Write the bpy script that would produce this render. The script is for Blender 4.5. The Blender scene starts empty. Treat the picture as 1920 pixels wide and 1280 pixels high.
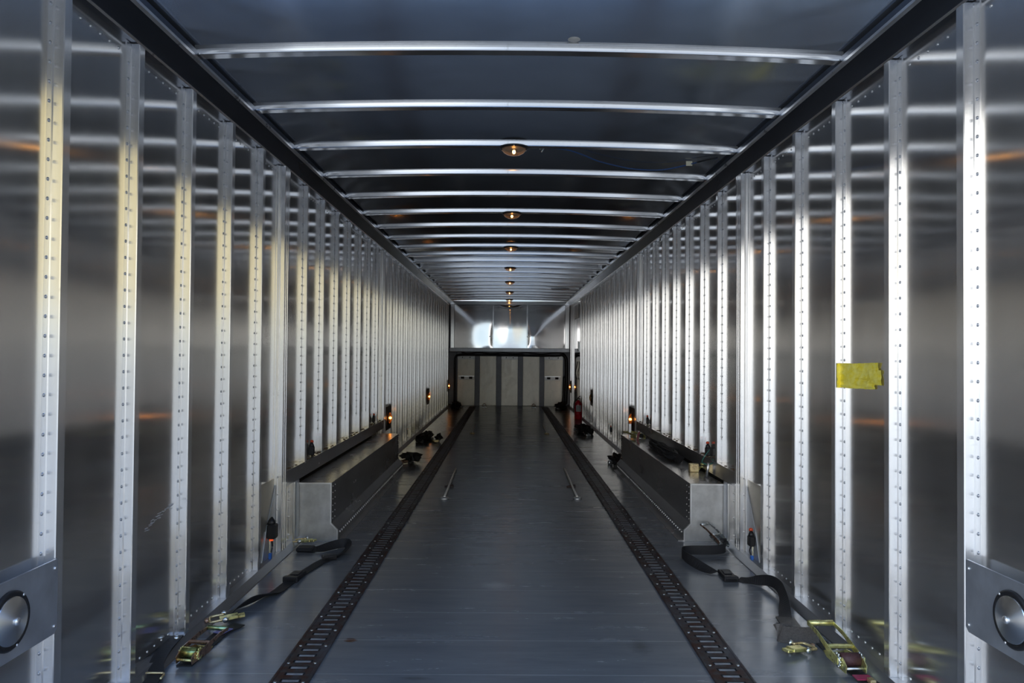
import bpy, math, random
from mathutils import Vector, Matrix
random.seed(7)
C = bpy.context.scene.collection
scn = bpy.context.scene
PI = math.pi

# ------------------------------------------------------------------ camera
F = 1400.0                                    # focal length in pixels of the 1920-wide frame
camd = bpy.data.cameras.new('camera')
camd.sensor_width = 36.0
camd.lens = 36.0 * F / 1920
camd.clip_start = 0.05
cam = bpy.data.objects.new('camera', camd); C.objects.link(cam)
Yc = Vector(((952 - 960) / F, -(663 - 640) / F, -1.0)).normalized()
Zc = Vector((0.0079, 1, 0)); Zc = (Zc - Zc.dot(Yc) * Yc).normalized()
Xc = Yc.cross(Zc)
R3 = Matrix((Xc, Yc, Zc))
cam.matrix_world = Matrix.Translation((0, 0, 1.08)) @ R3.to_4x4()
scn.camera = cam

# ------------------------------------------------------------------ exposure
scn.view_settings.view_transform = 'Standard'
scn.view_settings.look = 'None'
scn.view_settings.gamma = 1
scn.view_settings.use_curve_mapping = False
scn.view_settings.exposure = 0.12
try:
    scn.cycles.max_bounces = 10
    scn.cycles.glossy_bounces = 8
    scn.cycles.diffuse_bounces = 4
    scn.cycles.transparent_max_bounces = 8
    scn.cycles.sample_clamp_indirect = 6.0
    scn.cycles.caustics_refractive = False
except Exception:
    pass

# ------------------------------------------------------------------ sky: evening sky over open ground behind the trailer
def make_world():
    w = bpy.data.worlds.new('sky'); scn.world = w; w.use_nodes = True
    nt = w.node_tree; nt.nodes.clear()
    N = nt.nodes.new; L = nt.links.new
    out = N('ShaderNodeOutputWorld'); bg = N('ShaderNodeBackground')
    tc = N('ShaderNodeTexCoord'); sep = N('ShaderNodeSeparateXYZ')
    L(tc.outputs['Generated'], sep.inputs[0])
    zmap = N('ShaderNodeMapRange'); zmap.inputs[1].default_value = -0.5; zmap.inputs[2].default_value = 0.5
    L(sep.outputs['Z'], zmap.inputs[0])
    def ramp(stops):
        r = N('ShaderNodeValToRGB'); e = r.color_ramp.elements
        while len(e) > 1: e.remove(e[-1])
        first = True
        for z, c in stops:
            p = min(max(z + 0.5, 0), 1)
            if first: el = e[0]; el.position = p; first = False
            else: el = e.new(p)
            el.color = (*c, 1)
        L(zmap.outputs[0], r.inputs[0]); return r
    # colour ramps hold values up to 1; the strength below lifts them
    S = 3.0
    k = lambda r, g, b: (r / S, g / S, b / S)
    right = ramp([(-.5, k(.42, .50, .64)), (-.12, k(.62, .70, .82)), (-.02, k(.86, .92, .95)), (.02, k(1.08, 1.13, 1.04)),
                 (.075, k(1.22, 1.08, .66)), (.31, k(1.14, .96, .48)), (.37, k(1.0, 1.4, 2.1)), (.5, k(.82, 1.5, 3.0))])
    mid = ramp([(-.5, k(.42, .50, .64)), (-.12, k(.55, .66, .82)), (-.02, k(.78, .92, 1.06)), (.01, k(.95, 1.22, 1.38)),
                (.1, k(.92, 1.20, 1.42)), (.3, k(.9, 1.3, 2.0)), (.5, k(.82, 1.5, 3.0))])
    left = ramp([(-.5, k(.50, .60, .76)), (-.12, k(1.1, 1.22, 1.38)), (-.02, k(2.1, 2.2, 2.3)), (.02, k(2.85, 2.82, 2.75)),
                  (.31, k(2.7, 2.66, 2.55)), (.37, k(2.1, 2.4, 2.9)), (.5, k(1.3, 2.0, 3.0))])
    def side(lo, hi, src, inv=False):
        m = N('ShaderNodeMapRange'); m.interpolation_type = 'SMOOTHSTEP'
        m.inputs[1].default_value = lo; m.inputs[2].default_value = hi
        L(src, m.inputs[0]); return m.outputs[0]
    neg = N('ShaderNodeMath'); neg.operation = 'MULTIPLY'; neg.inputs[1].default_value = -1
    L(sep.outputs['X'], neg.inputs[0])
    m1 = N('ShaderNodeMix'); m1.data_type = 'RGBA'; m2 = N('ShaderNodeMix'); m2.data_type = 'RGBA'
    L(side(.018, .065, neg.outputs[0]), m1.inputs['Factor']); L(mid.outputs[0], m1.inputs['A']); L(left.outputs[0], m1.inputs['B'])
    L(side(.018, .065, sep.outputs['X']), m2.inputs['Factor']); L(m1.outputs['Result'], m2.inputs['A']); L(right.outputs[0], m2.inputs['B'])
    L(m2.outputs['Result'], bg.inputs[0]); bg.inputs[1].default_value = S
    L(bg.outputs[0], out.inputs[0])
make_world()

# ------------------------------------------------------------------ mesh helpers
class MB:
    def __init__(s): s.v = []; s.f = []; s.m = []; s.sm = []
    def add(s, vs, fs, mi=0, smooth=False):
        b = len(s.v); s.v += [tuple(p) for p in vs]
        for f in fs: s.f.append([b + i for i in f]); s.m.append(mi); s.sm.append(smooth)
        return s
    def box(s, x0, x1, y0, y1, z0, z1, mi=0, b=0.0):
        if b > 0:
            # chamfered box: two inset rings around each face
            X, Y, Z = (x0, x1), (y0, y1), (z0, z1)
            vs = []; idx = {}
            for i in (0, 1):
                for j in (0, 1):
                    for k in (0, 1):
                        sx, sy, sz = (1 if i == 0 else -1), (1 if j == 0 else -1), (1 if k == 0 else -1)
                        for a in range(3):
                            p = [X[i] + sx * b, Y[j] + sy * b, Z[k] + sz * b]
                            p[a] = (X[i], Y[j], Z[k])[a]
                            idx[(i, j, k, a)] = len(vs); vs.append(p)
            q = lambda *t: [idx[x] for x in t]
            fs = []
            for i in (0, 1):
                fs.append(q((i,0,0,0),(i,1,0,0),(i,1,1,0),(i,0,1,0)) if i else q((i,0,0,0),(i,0,1,0),(i,1,1,0),(i,1,0,0)))
                fs.append(q((0,i,0,1),(0,i,1,1),(1,i,1,1),(1,i,0,1)) if i else q((0,i,0,1),(1,i,0,1),(1,i,1,1),(0,i,1,1)))
                fs.append(q((0,0,i,2),(1,0,i,2),(1,1,i,2),(0,1,i,2)) if i else q((0,0,i,2),(0,1,i,2),(1,1,i,2),(1,0,i,2)))
            for i in (0, 1):
                for j in (0, 1):
                    fs.append(q((i,j,0,0),(i,j,1,0),(i,j,1,1),(i,j,0,1))); fs.append(q((i,0,j,0),(i,1,j,0),(i,1,j,2),(i,0,j,2))); fs.append(q((0,i,j,1),(1,i,j,1),(1,i,j,2),(0,i,j,2)))
            for i in (0, 1):
                for j in (0, 1):
                    for k in (0, 1): fs.append(q((i,j,k,0),(i,j,k,1),(i,j,k,2)))
            return s.add(vs, fs, mi)
        vs = [(x, y, z) for x in (x0, x1) for y in (y0, y1) for z in (z0, z1)]
        return s.add(vs, [(0,1,3,2),(4,6,7,5),(0,4,5,1),(2,3,7,6),(0,2,6,4),(1,5,7,3)], mi)
    def prism(s, poly, a, b, axis='y', mi=0, caps=True, smooth=False):
        """extrude a closed 2-D outline along an axis. axis y: poly=(x,z); z: (x,y); x: (y,z)"""
        def P(p, t): return {'y': (p[0], t, p[1]), 'z': (p[0], p[1], t), 'x': (t, p[0], p[1])}[axis]
        n = len(poly)
        vs = [P(p, a) for p in poly] + [P(p, b) for p in poly]
        fs = [(i, (i + 1) % n, n + (i + 1) % n, n + i) for i in range(n)]
        s.add(vs, fs, mi, smooth)
        if caps: s.add(vs, [list(range(n))[::-1], list(range(n, 2 * n))], mi)
        return s
    def lathe(s, prof, base, axis, n=24, mi=0, smooth=True):
        """prof: (radius, height) along axis from base"""
        ax = Vector(axis).normalized(); t = Vector((0, 0, 1)) if abs(ax.z) < .9 else Vector((1, 0, 0))
        u = ax.cross(t).normalized(); w = ax.cross(u); base = Vector(base)
        vs = []
        for r, h in prof:
            for i in range(n):
                a = 2 * PI * i / n
                vs.append(base + ax * h + (u * math.cos(a) + w * math.sin(a)) * max(r, 1e-5))
        fs = []
        for j in range(len(prof) - 1):
            for i in range(n):
                k = (i + 1) % n
                fs.append((j * n + i, j * n + k, (j + 1) * n + k, (j + 1) * n + i))
        s.add(vs, fs, mi, smooth)
        s.add(vs[:n], [list(range(n))[::-1]], mi); s.add(vs[-n:], [list(range(n))], mi)
        return s
    def cyl(s, p0, p1, r, n=12, mi=0):
        p0 = Vector(p0); p1 = Vector(p1); h = (p1 - p0).length
        return s.lathe([(r, 0), (r, h)], p0, p1 - p0, n, mi)
    def tube(s, pts, r, n=8, mi=0, sub=4):
        pts = spline(pts, sub); m = len(pts)
        vs = []; up = Vector((0.13, 0.2, 1)).normalized()
        for i, p in enumerate(pts):
            d = (pts[min(i + 1, m - 1)] - pts[max(i - 1, 0)]).normalized()
            u = d.cross(up)
            if u.length < 1e-3: u = d.cross(Vector((1, 0, 0)))
            u.normalize(); w = u.cross(d)
            for k in range(n):
                a = 2 * PI * k / n; vs.append(p + (u * math.cos(a) + w * math.sin(a)) * r)
        fs = [(i * n + k, i * n + (k + 1) % n, (i + 1) * n + (k + 1) % n, (i + 1) * n + k) for i in range(m - 1) for k in range(n)]
        fs += [list(range(n))[::-1], list(range((m - 1) * n, m * n))]
        return s.add(vs, fs, mi, True)
    def ribbon(s, pts, ws, width=.05, t=.0028, mi=0, sub=6):
        """webbing: centre points and width directions"""
        P = spline(pts, sub); W = spline(ws, sub); m = len(P); vs = []
        for i, p in enumerate(P):
            d = (P[min(i + 1, m - 1)] - P[max(i - 1, 0)]).normalized()
            w = (W[i] - W[i].dot(d) * d).normalized(); nrm = d.cross(w).normalized()
            a = w * width / 2; b = nrm * t / 2
            vs += [p - a - b, p + a - b, p + a + b, p - a + b]
        fs = [(i * 4 + k, i * 4 + (k + 1) % 4, i * 4 + 4 + (k + 1) % 4, i * 4 + 4 + k) for i in range(m - 1) for k in range(4)]
        fs += [(3, 2, 1, 0), tuple((m - 1) * 4 + k for k in range(4))]
        return s.add(vs, fs, mi, False)
    def rivet(s, p, axis, r=.006, h=.003, mi=0):
        return s.lathe([(r, 0), (r * .8, h * .7), (r * .35, h)], p, axis, 7, mi)
    def mesh(s, name, mats, o=(0, 0, 0), uv=None):
        me = bpy.data.meshes.new(name)
        me.from_pydata([(v[0] - o[0], v[1] - o[1], v[2] - o[2]) for v in s.v], [], s.f)
        for m in mats: me.materials.append(m)
        me.polygons.foreach_set('material_index', s.m)
        me.polygons.foreach_set('use_smooth', s.sm)
        import bmesh
        bm = bmesh.new(); bm.from_mesh(me)
        bmesh.ops.remove_doubles(bm, verts=bm.verts, dist=1e-6)
        bmesh.ops.recalc_face_normals(bm, faces=bm.faces)
        bm.to_mesh(me); bm.free()
        if uv:
            l = me.uv_layers.new(name='UVMap')
            for p in me.polygons:
                for li in p.loop_indices:
                    co = me.vertices[me.loops[li].vertex_index].co
                    l.data[li].uv = (co[uv[0]], co[uv[1]])
        me.update(); return me
    def build(s, name, mats, parent=None, o=(0, 0, 0), uv=None):
        if not isinstance(mats, (list, tuple)): mats = [mats]
        if parent is not None and o == 'p': o = tuple(parent.location)
        ob = bpy.data.objects.new(name, s.mesh(name, mats, o, uv)); C.objects.link(ob)
        if parent is not None: ob.parent = parent
        else: ob.location = o
        return ob

def spline(pts, sub):
    pts = [Vector(p) for p in pts]
    if sub <= 1 or len(pts) < 3: return pts
    out = []
    for i in range(len(pts) - 1):
        p0 = pts[max(i - 1, 0)]; p1 = pts[i]; p2 = pts[i + 1]; p3 = pts[min(i + 2, len(pts) - 1)]
        for k in range(sub):
            t = k / sub
            out.append(.5 * ((2 * p1) + (p2 - p0) * t + (2 * p0 - 5 * p1 + 4 * p2 - p3) * t * t + (3 * p1 - p0 - 3 * p2 + p3) * t ** 3))
    out.append(pts[-1]); return out

def tag(o, label=None, cat=None, group=None, kind=None):
    if label: o['label'] = label
    if cat: o['category'] = cat
    if group: o['group'] = group
    if kind: o['kind'] = kind
    return o
def empty(name, loc, label, cat, group=None, rot=(0, 0, 0)):
    o = bpy.data.objects.new(name, None); C.objects.link(o); o.location = loc; o.rotation_euler = rot
    o.empty_display_size = .05
    return tag(o, label, cat, group, 'thing')
def copy_tree(o, parent=None):
    c = o.copy(); C.objects.link(c)
    if parent is not None: c.parent = parent
    for ch in list(o.children): copy_tree(ch, c)
    return c
def struct(name, mb, mats, o=(0, 0, 0), uv=None): return tag(mb.build(name, mats, None, o, uv), kind='structure')

# ------------------------------------------------------------------ materials
def new_mat(name):
    m = bpy.data.materials.new(name); m.use_nodes = True; nt = m.node_tree
    for n in list(nt.nodes):
        if n.type not in ('BSDF_PRINCIPLED', 'OUTPUT_MATERIAL'): nt.nodes.remove(n)
    return m, nt, nt.nodes['Principled BSDF']
def coords(nt, scale=(1, 1, 1), space='Object'):
    tc = nt.nodes.new('ShaderNodeTexCoord'); mp = nt.nodes.new('ShaderNodeMapping')
    mp.inputs['Scale'].default_value = scale
    nt.links.new(tc.outputs[space], mp.inputs['Vector']); return mp.outputs[0]
def noise(nt, vec, scale, detail=4, rough=.6):
    n = nt.nodes.new('ShaderNodeTexNoise'); n.inputs['Scale'].default_value = scale
    n.inputs['Detail'].default_value = detail; n.inputs['Roughness'].default_value = rough
    nt.links.new(vec, n.inputs['Vector']); return n.outputs[0]
def rng(nt, src, a, b, c, d):
    m = nt.nodes.new('ShaderNodeMapRange')
    for i, v in enumerate((a, b, c, d)): m.inputs[i + 1].default_value = v
    nt.links.new(src, m.inputs[0]); return m.outputs[0]
def mixc(nt, fac, a, b):
    m = nt.nodes.new('ShaderNodeMix'); m.data_type = 'RGBA'
    for key, v in (('Factor', fac), ('A', a), ('B', b)):
        if hasattr(v, 'is_linked') or hasattr(v, 'links'): nt.links.new(v, m.inputs[key])
        else: m.inputs[key].default_value = (*v, 1) if isinstance(v, tuple) else v
    return m.outputs['Result']
def simple(name, col, rough=.5, metal=0.0, spec=.5, var=.12, scale=20, bump=0.0):
    m, nt, p = new_mat(name)
    v = coords(nt); n = noise(nt, v, scale)
    d = tuple(c * (1 - var) for c in col); u = tuple(min(1, c * (1 + var)) for c in col)
    nt.links.new(mixc(nt, rng(nt, n, .3, .7, 0, 1), d, u), p.inputs['Base Color'])
    nt.links.new(rng(nt, n, .3, .7, max(rough - .06, .02), rough + .06), p.inputs['Roughness'])
    p.inputs['Metallic'].default_value = metal
    p.inputs['Specular IOR Level'].default_value = spec
    if bump:
        b = nt.nodes.new('ShaderNodeBump'); b.inputs['Strength'].default_value = bump; b.inputs['Distance'].default_value = .002
        nt.links.new(n, b.inputs['Height']); nt.links.new(b.outputs[0], p.inputs['Normal'])
    return m
def metal(name, col, rough, rough2=None, mix=.35, aniso=0.0, arot=0.0, scale=(3, 3, 3), var=.10, wave=0.0, wave_scale=(1.2, 1.2, 1.2), dirt=None, dirt_amt=.5, dirt_scale=40, scr=0.0):
    """bare metal: a tight lobe plus a broad one, slight stains, optional brushing and sheet waviness"""
    m, nt, p = new_mat(name); L = nt.links.new
    v = coords(nt, scale); n = noise(nt, v, 2.5, 6)
    base = mixc(nt, rng(nt, n, .3, .7, 0, 1), tuple(c * (1 - var) for c in col), tuple(min(1, c * (1 + var)) for c in col))
    if dirt:
        dn = noise(nt, coords(nt), dirt_scale, 6, .7)
        base = mixc(nt, rng(nt, dn, .60, .74, 0, dirt_amt), base, dirt)
    L(base, p.inputs['Base Color']); p.inputs['Metallic'].default_value = 1
    L(rng(nt, n, .3, .7, rough * .85, rough * 1.2), p.inputs['Roughness'])
    nrm = None
    if wave:
        b = nt.nodes.new('ShaderNodeBump'); b.inputs['Strength'].default_value = 1; b.inputs['Distance'].default_value = wave
        L(noise(nt, coords(nt, wave_scale), 1.0, 1, .4), b.inputs['Height']); nrm = b.outputs[0]
    tan = None
    if aniso:
        # brushed along z: spread sideways
        g = nt.nodes.new('ShaderNodeNewGeometry'); cr = nt.nodes.new('ShaderNodeVectorMath'); cr.operation = 'CROSS_PRODUCT'
        cr.inputs[0].default_value = (0, 0, 1); L(g.outputs['True Normal'], cr.inputs[1])
        ad = nt.nodes.new('ShaderNodeVectorMath'); ad.operation = 'ADD'; ad.inputs[1].default_value = (1e-4, 2e-4, 0); L(cr.outputs[0], ad.inputs[0]); tan = ad.outputs[0]
        p.inputs['Anisotropic'].default_value = aniso; p.inputs['Anisotropic Rotation'].default_value = arot
        L(tan, p.inputs['Tangent'])
    if nrm: L(nrm, p.inputs['Normal'])
    if rough2:
        q = nt.nodes.new('ShaderNodeBsdfPrincipled'); q.inputs['Metallic'].default_value = 1; q.inputs['Roughness'].default_value = rough2
        L(base, q.inputs['Base Color'])
        mx = nt.nodes.new('ShaderNodeMixShader'); mx.inputs[0].default_value = mix
        L(p.outputs[0], mx.inputs[1]); L(q.outputs[0], mx.inputs[2]); L(mx.outputs[0], nt.nodes['Material Output'].inputs[0])
    return m

M = {}
M['post'] = metal('aluminium_post', (.90, .90, .90), .195, .62, .22, aniso=1.0, scale=(4, 4, .6), dirt=(.45, .44, .42), dirt_amt=.35, dirt_scale=60)
M['sheet'] = metal('wall_sheet', (.82, .805, .785), .115, .62, .15, aniso=.9, scale=(2, 2, .5), wave=.004, wave_scale=(1, .9, .7), var=.05)
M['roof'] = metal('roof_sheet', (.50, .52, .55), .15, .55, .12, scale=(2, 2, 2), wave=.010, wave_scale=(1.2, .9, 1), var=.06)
M['bow'] = metal('roof_bow_metal', (.92, .925, .93), .13, .5, .20, scale=(.6, 4, 4), dirt=(.35, .34, .33), dirt_amt=.4)
M['rail'] = metal('top_rail_metal', (.20, .22, .26), .22, .5, .3, scale=(4, .5, 4))
M['kick'] = metal('kick_plate', (.40, .41, .43), .32, .6, .4, scale=(6, .6, 6), dirt=(.2, .2, .2))
M['box'] = metal('box_panel', (.50, .50, .51), .24, .55, .3, scale=(2, .8, 2), wave=.004, dirt=(.2, .19, .18), dirt_amt=.3)
M['boxend'] = metal('box_end', (.62, .62, .61), .38, .65, .5, scale=(5, 5, 5), var=.18, dirt=(.82, .82, .8), dirt_amt=.35, dirt_scale=22)
M['edge'] = metal('bright_edge', (.88, .88, .88), .3, .5, .4)
M['plate'] = metal('lamp_plate', (.60, .63, .68), .34, .7, .5, scale=(5, 5, 5), dirt=(.72, .74, .78), dirt_amt=.25, dirt_scale=70)
M['rod'] = simple('pale_rod', (.72, .70, .66), .35, .25)
M['scuff'] = simple('pale_scuff', (.62, .64, .68), .6)
M['rivet'] = metal('rivet_metal', (.50, .52, .56), .3, .5, .4)
M['polished'] = metal('polished_sheet', (.72, .71, .71), .06, .4, .10, var=.03)
M['panel'] = metal('front_panel', (.70, .655, .57), .36, .65, .55, scale=(4, 4, 2), var=.10, dirt=(.3, .28, .26), dirt_amt=.4, dirt_scale=18)
M['darkpanel'] = simple('front_recess', (.13, .13, .14), .4, .6)
M['black'] = simple('black_rubber', (.012, .012, .014), .45)
M['cable'] = simple('black_cable', (.010, .012, .018), .38)
M['gold'] = metal('gold_zinc', (.92, .80, .36), .28, .6, .5, scale=(14, 14, 14), var=.3, dirt=(.45, .62, .35), dirt_amt=.6, dirt_scale=30)
M['brass'] = metal('brass_zinc', (.98, .74, .42), .28, .6, .5, scale=(14, 14, 14), var=.2)
M['zinc'] = metal('zinc_steel', (.70, .74, .74), .25, .45, .3, scale=(14, 14, 14), var=.2)
M['greenzinc'] = metal('green_zinc', (.42, .62, .36), .22, .45, .3, scale=(14, 14, 14), var=.25)
M['greenroll'] = metal('green_gold_zinc', (.34, .40, .16), .26, .5, .3, scale=(14, 14, 14), var=.4)
M['bronze'] = metal('bronze_zinc', (.55, .36, .26), .28, .5, .3, scale=(14, 14, 14), var=.25)
M['web'] = simple('black_webbing', (.016, .016, .018), .6, var=.35, scale=240, bump=.3)
M['webbrown'] = simple('worn_webbing', (.085, .075, .068), .65, var=.35, scale=200, bump=.3)
M['reddish'] = simple('wound_webbing', (.070, .028, .030), .6, var=.3, scale=150, bump=.3)
M['pink'] = simple('red_tag', (.35, .03, .09), .5)
M['violet'] = simple('violet_label', (.16, .15, .36), .45)
M['red'] = simple('extinguisher_red', (.60, .012, .035), .25, var=.05)
M['white'] = simple('white_label', (.62, .62, .64), .5)
M['grey'] = simple('grey_print', (.25, .25, .27), .5)
M['cream'] = simple('cream_tag', (.85, .80, .58), .5)
M['blue'] = simple('blue_wire', (.03, .09, .26), .4)
M['bluebit'] = simple('blue_connector', (.04, .16, .55), .4)
M['green'] = simple('green_wire', (.02, .16, .13), .4)
M['redbit'] = simple('red_marker', (.75, .09, .03), .35)
M['lamphouse'] = simple('lamp_socket', (.020, .018, .016), .4)

def tape_mat():
    m, nt, p = new_mat('yellow_tape'); v = coords(nt)
    n = noise(nt, v, 45, 5); n2 = noise(nt, v, 160, 4)
    nt.links.new(mixc(nt, rng(nt, n, .35, .65, 0, 1), (.95, .80, .05), (1.0, .92, .22)), p.inputs['Base Color'])
    p.inputs['Roughness'].default_value = .5
    b = nt.nodes.new('ShaderNodeBump'); b.inputs['Strength'].default_value = .6; b.inputs['Distance'].default_value = .003
    nt.links.new(n, b.inputs['Height']); nt.links.new(b.outputs[0], p.inputs['Normal'])
    return m
M['tape'] = tape_mat()

def rust_mat():
    m, nt, p = new_mat('rusty_steel'); v = coords(nt); L = nt.links.new
    n = noise(nt, v, 22, 6, .7); n2 = noise(nt, v, 90, 4, .7)
    c = mixc(nt, rng(nt, n, .40, .62, 0, 1), (.040, .042, .048), (.075, .030, .018))
    c = mixc(nt, rng(nt, n2, .62, .75, 0, .8), c, (.16, .07, .035))
    n3 = noise(nt, coords(nt, (1, .35, 1)), 5, 4, .6)
    c = mixc(nt, rng(nt, n3, .50, .62, 0, .75), c, (.10, .105, .12))
    L(c, p.inputs['Base Color']); p.inputs['Metallic'].default_value = .35
    L(rng(nt, n, .3, .7, .38, .7), p.inputs['Roughness']); return m
M['rust'] = rust_mat()
M['slotbar'] = simple('slot_insert', (.30, .31, .33), .45, .4, var=.35, scale=18)
M['hole'] = simple('dark_slot', (.008, .008, .010), .7)

def floor_mat():
    m, nt, p = new_mat('aluminium_floor'); L = nt.links.new
    tc = nt.nodes.new('ShaderNodeTexCoord'); sep = nt.nodes.new('ShaderNodeSeparateXYZ'); L(tc.outputs['Object'], sep.inputs[0])
    def math_(op, a, b=None):
        n = nt.nodes.new('ShaderNodeMath'); n.operation = op
        for i, x in enumerate((a, b)):
            if x is None: continue
            if isinstance(x, (int, float)): n.inputs[i].default_value = x
            else: L(x, n.inputs[i])
        return n.outputs[0]
    q = math_('DIVIDE', math_('SUBTRACT', sep.outputs['Y'], 2.531), .3)
    fr = math_('FRACT', math_('ADD', q, 40.0)); idx = math_('FLOOR', math_('ADD', q, 40.0))
    d = math_('MINIMUM', fr, math_('SUBTRACT', 1.0, fr))
    seam = rng(nt, d, .003, .010, 1, 0)
    wn = nt.nodes.new('ShaderNodeTexWhiteNoise'); wn.noise_dimensions = '1D'; L(idx, wn.inputs['W'])
    s1 = noise(nt, coords(nt, (.9, 5, 1)), 2.2, 8, .65)
    s2 = noise(nt, coords(nt, (2.5, 9, 1)), 9, 6, .7)
    base = mixc(nt, rng(nt, s1, .30, .70, 0, 1), (.175, .188, .208), (.25, .265, .285))
    base = mixc(nt, rng(nt, s2, .60, .72, 0, .45), base, (.14, .14, .145))
    s3 = noise(nt, coords(nt, (3, 14, 1)), 3.0, 5, .6)
    base = mixc(nt, rng(nt, s3, .70, .76, 0, .5), base, (.20, .16, .12))
    # shapes of their own: a rust spot and a pale rubbed patch
    def spot(x, y, rx, ry, soft):
        v = nt.nodes.new('ShaderNodeVectorMath'); v.operation = 'SUBTRACT'; L(tc.outputs['Object'], v.inputs[0]); v.inputs[1].default_value = (x, y, 0)
        w = nt.nodes.new('ShaderNodeVectorMath'); w.operation = 'DIVIDE'; L(v.outputs[0], w.inputs[0]); w.inputs[1].default_value = (rx, ry, 1)
        ln = nt.nodes.new('ShaderNodeVectorMath'); ln.operation = 'LENGTH'; L(w.outputs[0], ln.inputs[0])
        add = math_('ADD', ln.outputs['Value'], rng(nt, s2, .3, .7, -.35, .35))
        return rng(nt, add, 1 - soft, 1, 1, 0)
    base = mixc(nt, spot(-.582, 2.826, .026, .026, .5), base, (.10, .035, .02))
    base = mixc(nt, math_('MULTIPLY', spot(-.046, 3.50, .085, .075, .8), .35), base, (.60, .62, .64))
    base = mixc(nt, math_('MULTIPLY', spot(.50, 2.78, .05, .09, .9), .6), base, (.09, .09, .09))
    base = mixc(nt, math_('MULTIPLY', spot(-.30, 2.50, .07, .02, .9), .6), base, (.09, .09, .09))
    base = mixc(nt, math_('MULTIPLY', seam, rng(nt, s1, .35, .6, .12, .55)), base, (.70, .72, .75))
    L(base, p.inputs['Base Color'])
    L(rng(nt, s1, .3, .7, .17, .30), p.inputs['Roughness'])
    p.inputs['Metallic'].default_value = .35
    b = nt.nodes.new('ShaderNodeBump'); b.inputs['Strength'].default_value = 1.0; b.inputs['Distance'].default_value = .0012
    crown = math_('ADD', math_('MULTIPLY', math_('MULTIPLY', fr, math_('SUBTRACT', 1.0, fr)), 2.0), math_('MULTIPLY', s1, .35))
    L(crown, b.inputs['Height']); L(b.outputs[0], p.inputs['Normal'])
    return m
M['floor'] = floor_mat()

def glow_mat(name, col, strength):
    m, nt, p = new_mat(name)
    p.inputs['Base Color'].default_value = (*col, 1); p.inputs['Emission Color'].default_value = (*col, 1); p.inputs['Emission Strength'].default_value = strength
    return m
M['bulb'] = glow_mat('lit_bulb', (1.0, .50, .14), 20)
M['amber'] = glow_mat('lit_amber', (1.0, .42, .08), 26)
M['ember'] = glow_mat('glowing_red', (1.0, .12, .03), .6)
def lens_mat(name, col, amt):
    m, nt, p = new_mat(name); L = nt.links.new
    p.inputs['Base Color'].default_value = (*col, 1); p.inputs['Roughness'].default_value = .08; p.inputs['Metallic'].default_value = 0
    p.inputs['Coat Weight'].default_value = .5
    t = nt.nodes.new('ShaderNodeBsdfTransparent'); t.inputs[0].default_value = (*[.6 + .4 * c for c in col], 1)
    lw = nt.nodes.new('ShaderNodeLayerWeight'); lw.inputs[0].default_value = .35
    mx = nt.nodes.new('ShaderNodeMixShader'); L(rng(nt, lw.outputs['Facing'], 0, 1, amt, .75), mx.inputs[0])
    L(t.outputs[0], mx.inputs[1]); L(p.outputs[0], mx.inputs[2]); L(mx.outputs[0], nt.nodes['Material Output'].inputs[0]); return m
M['lens'] = lens_mat('glow_tinted_lens', (.92, .68, .45), .14)  # clear glass tinted amber, so the bulb's spreading glow is in the colour
M['amberlens'] = lens_mat('amber_lens', (.9, .45, .12), .25)
M['dull_lens'] = metal('dull_lens', (.5, .5, .5), .2)
M['fluted'] = metal('fluted_lens', (.86, .90, .95), .22, .6, .5)

def brushed_round(name, col, rough):
    m, nt, p = new_mat(name)
    p.inputs['Base Color'].default_value = (*col, 1); p.inputs['Metallic'].default_value = 1; p.inputs['Roughness'].default_value = rough
    p.inputs['Anisotropic'].default_value = .85; p.inputs['Anisotropic Rotation'].default_value = .25
    t = nt.nodes.new('ShaderNodeTangent'); t.direction_type = 'RADIAL'; t.axis = 'X'; nt.links.new(t.outputs[0], p.inputs['Tangent']); return m
M['fluted_round'] = brushed_round('fluted_round_lens', (.90, .93, .97), .34)

# ------------------------------------------------------------------ dimensions (metres; y runs from the open rear end to the front wall)
XL, XR = -1.224, 1.294            # wall sheets
TL, TR = -1.193, 1.263            # inner faces of the posts
XC = .035                         # centre line
Y0, Y1 = 1.05, 15.56              # rear edge, front wall
PITCH = .4064
DL, DR = 1.991, 2.059             # first post of each wall
arch = lambda x: 2.190 - .027 * ((x - XC) / 1.2) ** 2

# ------------------------------------------------------------------ shell
b = MB(); b.box(XL - .05, XR + .05, Y0, Y1 + .05, -.12, 0); struct('floor', b, M['floor'])
def wall(name, x, out):
    b = MB(); b.box(min(x, x + out), max(x, x + out), Y0, Y1 + .05, -.1, 2.24)
    return struct(name, b, M['sheet'], uv=(1, 2))
wl = wall('wall_left', XL, -.03); wr = wall('wall_right', XR, .03)
def wall_rivets(w, x, sx, d0):
    b = MB()
    for k in range(-1, 33):
        y = d0 + k * PITCH
        if y > 15.0: break
        if k == 5 or k == 13: continue
        for j in range(6):
            yy = y + .075 + j * .052
            for z in (2.026, .052): b.rivet((x, yy, z), (sx, 0, 0), .005, .003)
    b.build('rivets', M['edge'], w)
wall_rivets(wl, XL, 1, DL); wall_rivets(wr, XR, -1, DR)
# roof sheet, arched across
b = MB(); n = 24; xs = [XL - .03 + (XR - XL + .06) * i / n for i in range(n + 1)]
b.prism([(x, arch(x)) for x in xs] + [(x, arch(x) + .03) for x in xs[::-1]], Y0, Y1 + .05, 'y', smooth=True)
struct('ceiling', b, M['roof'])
b = MB(); b.box(XL, XR, Y1, Y1 + .05, 0, 2.16); struct('wall_front', b, M['darkpanel'])
# rear header of the open end
b = MB(); b.box(XL, XR, Y0 - .05, Y0, 2.10, 2.24); struct('trim_3', b, M['rail'])
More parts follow.
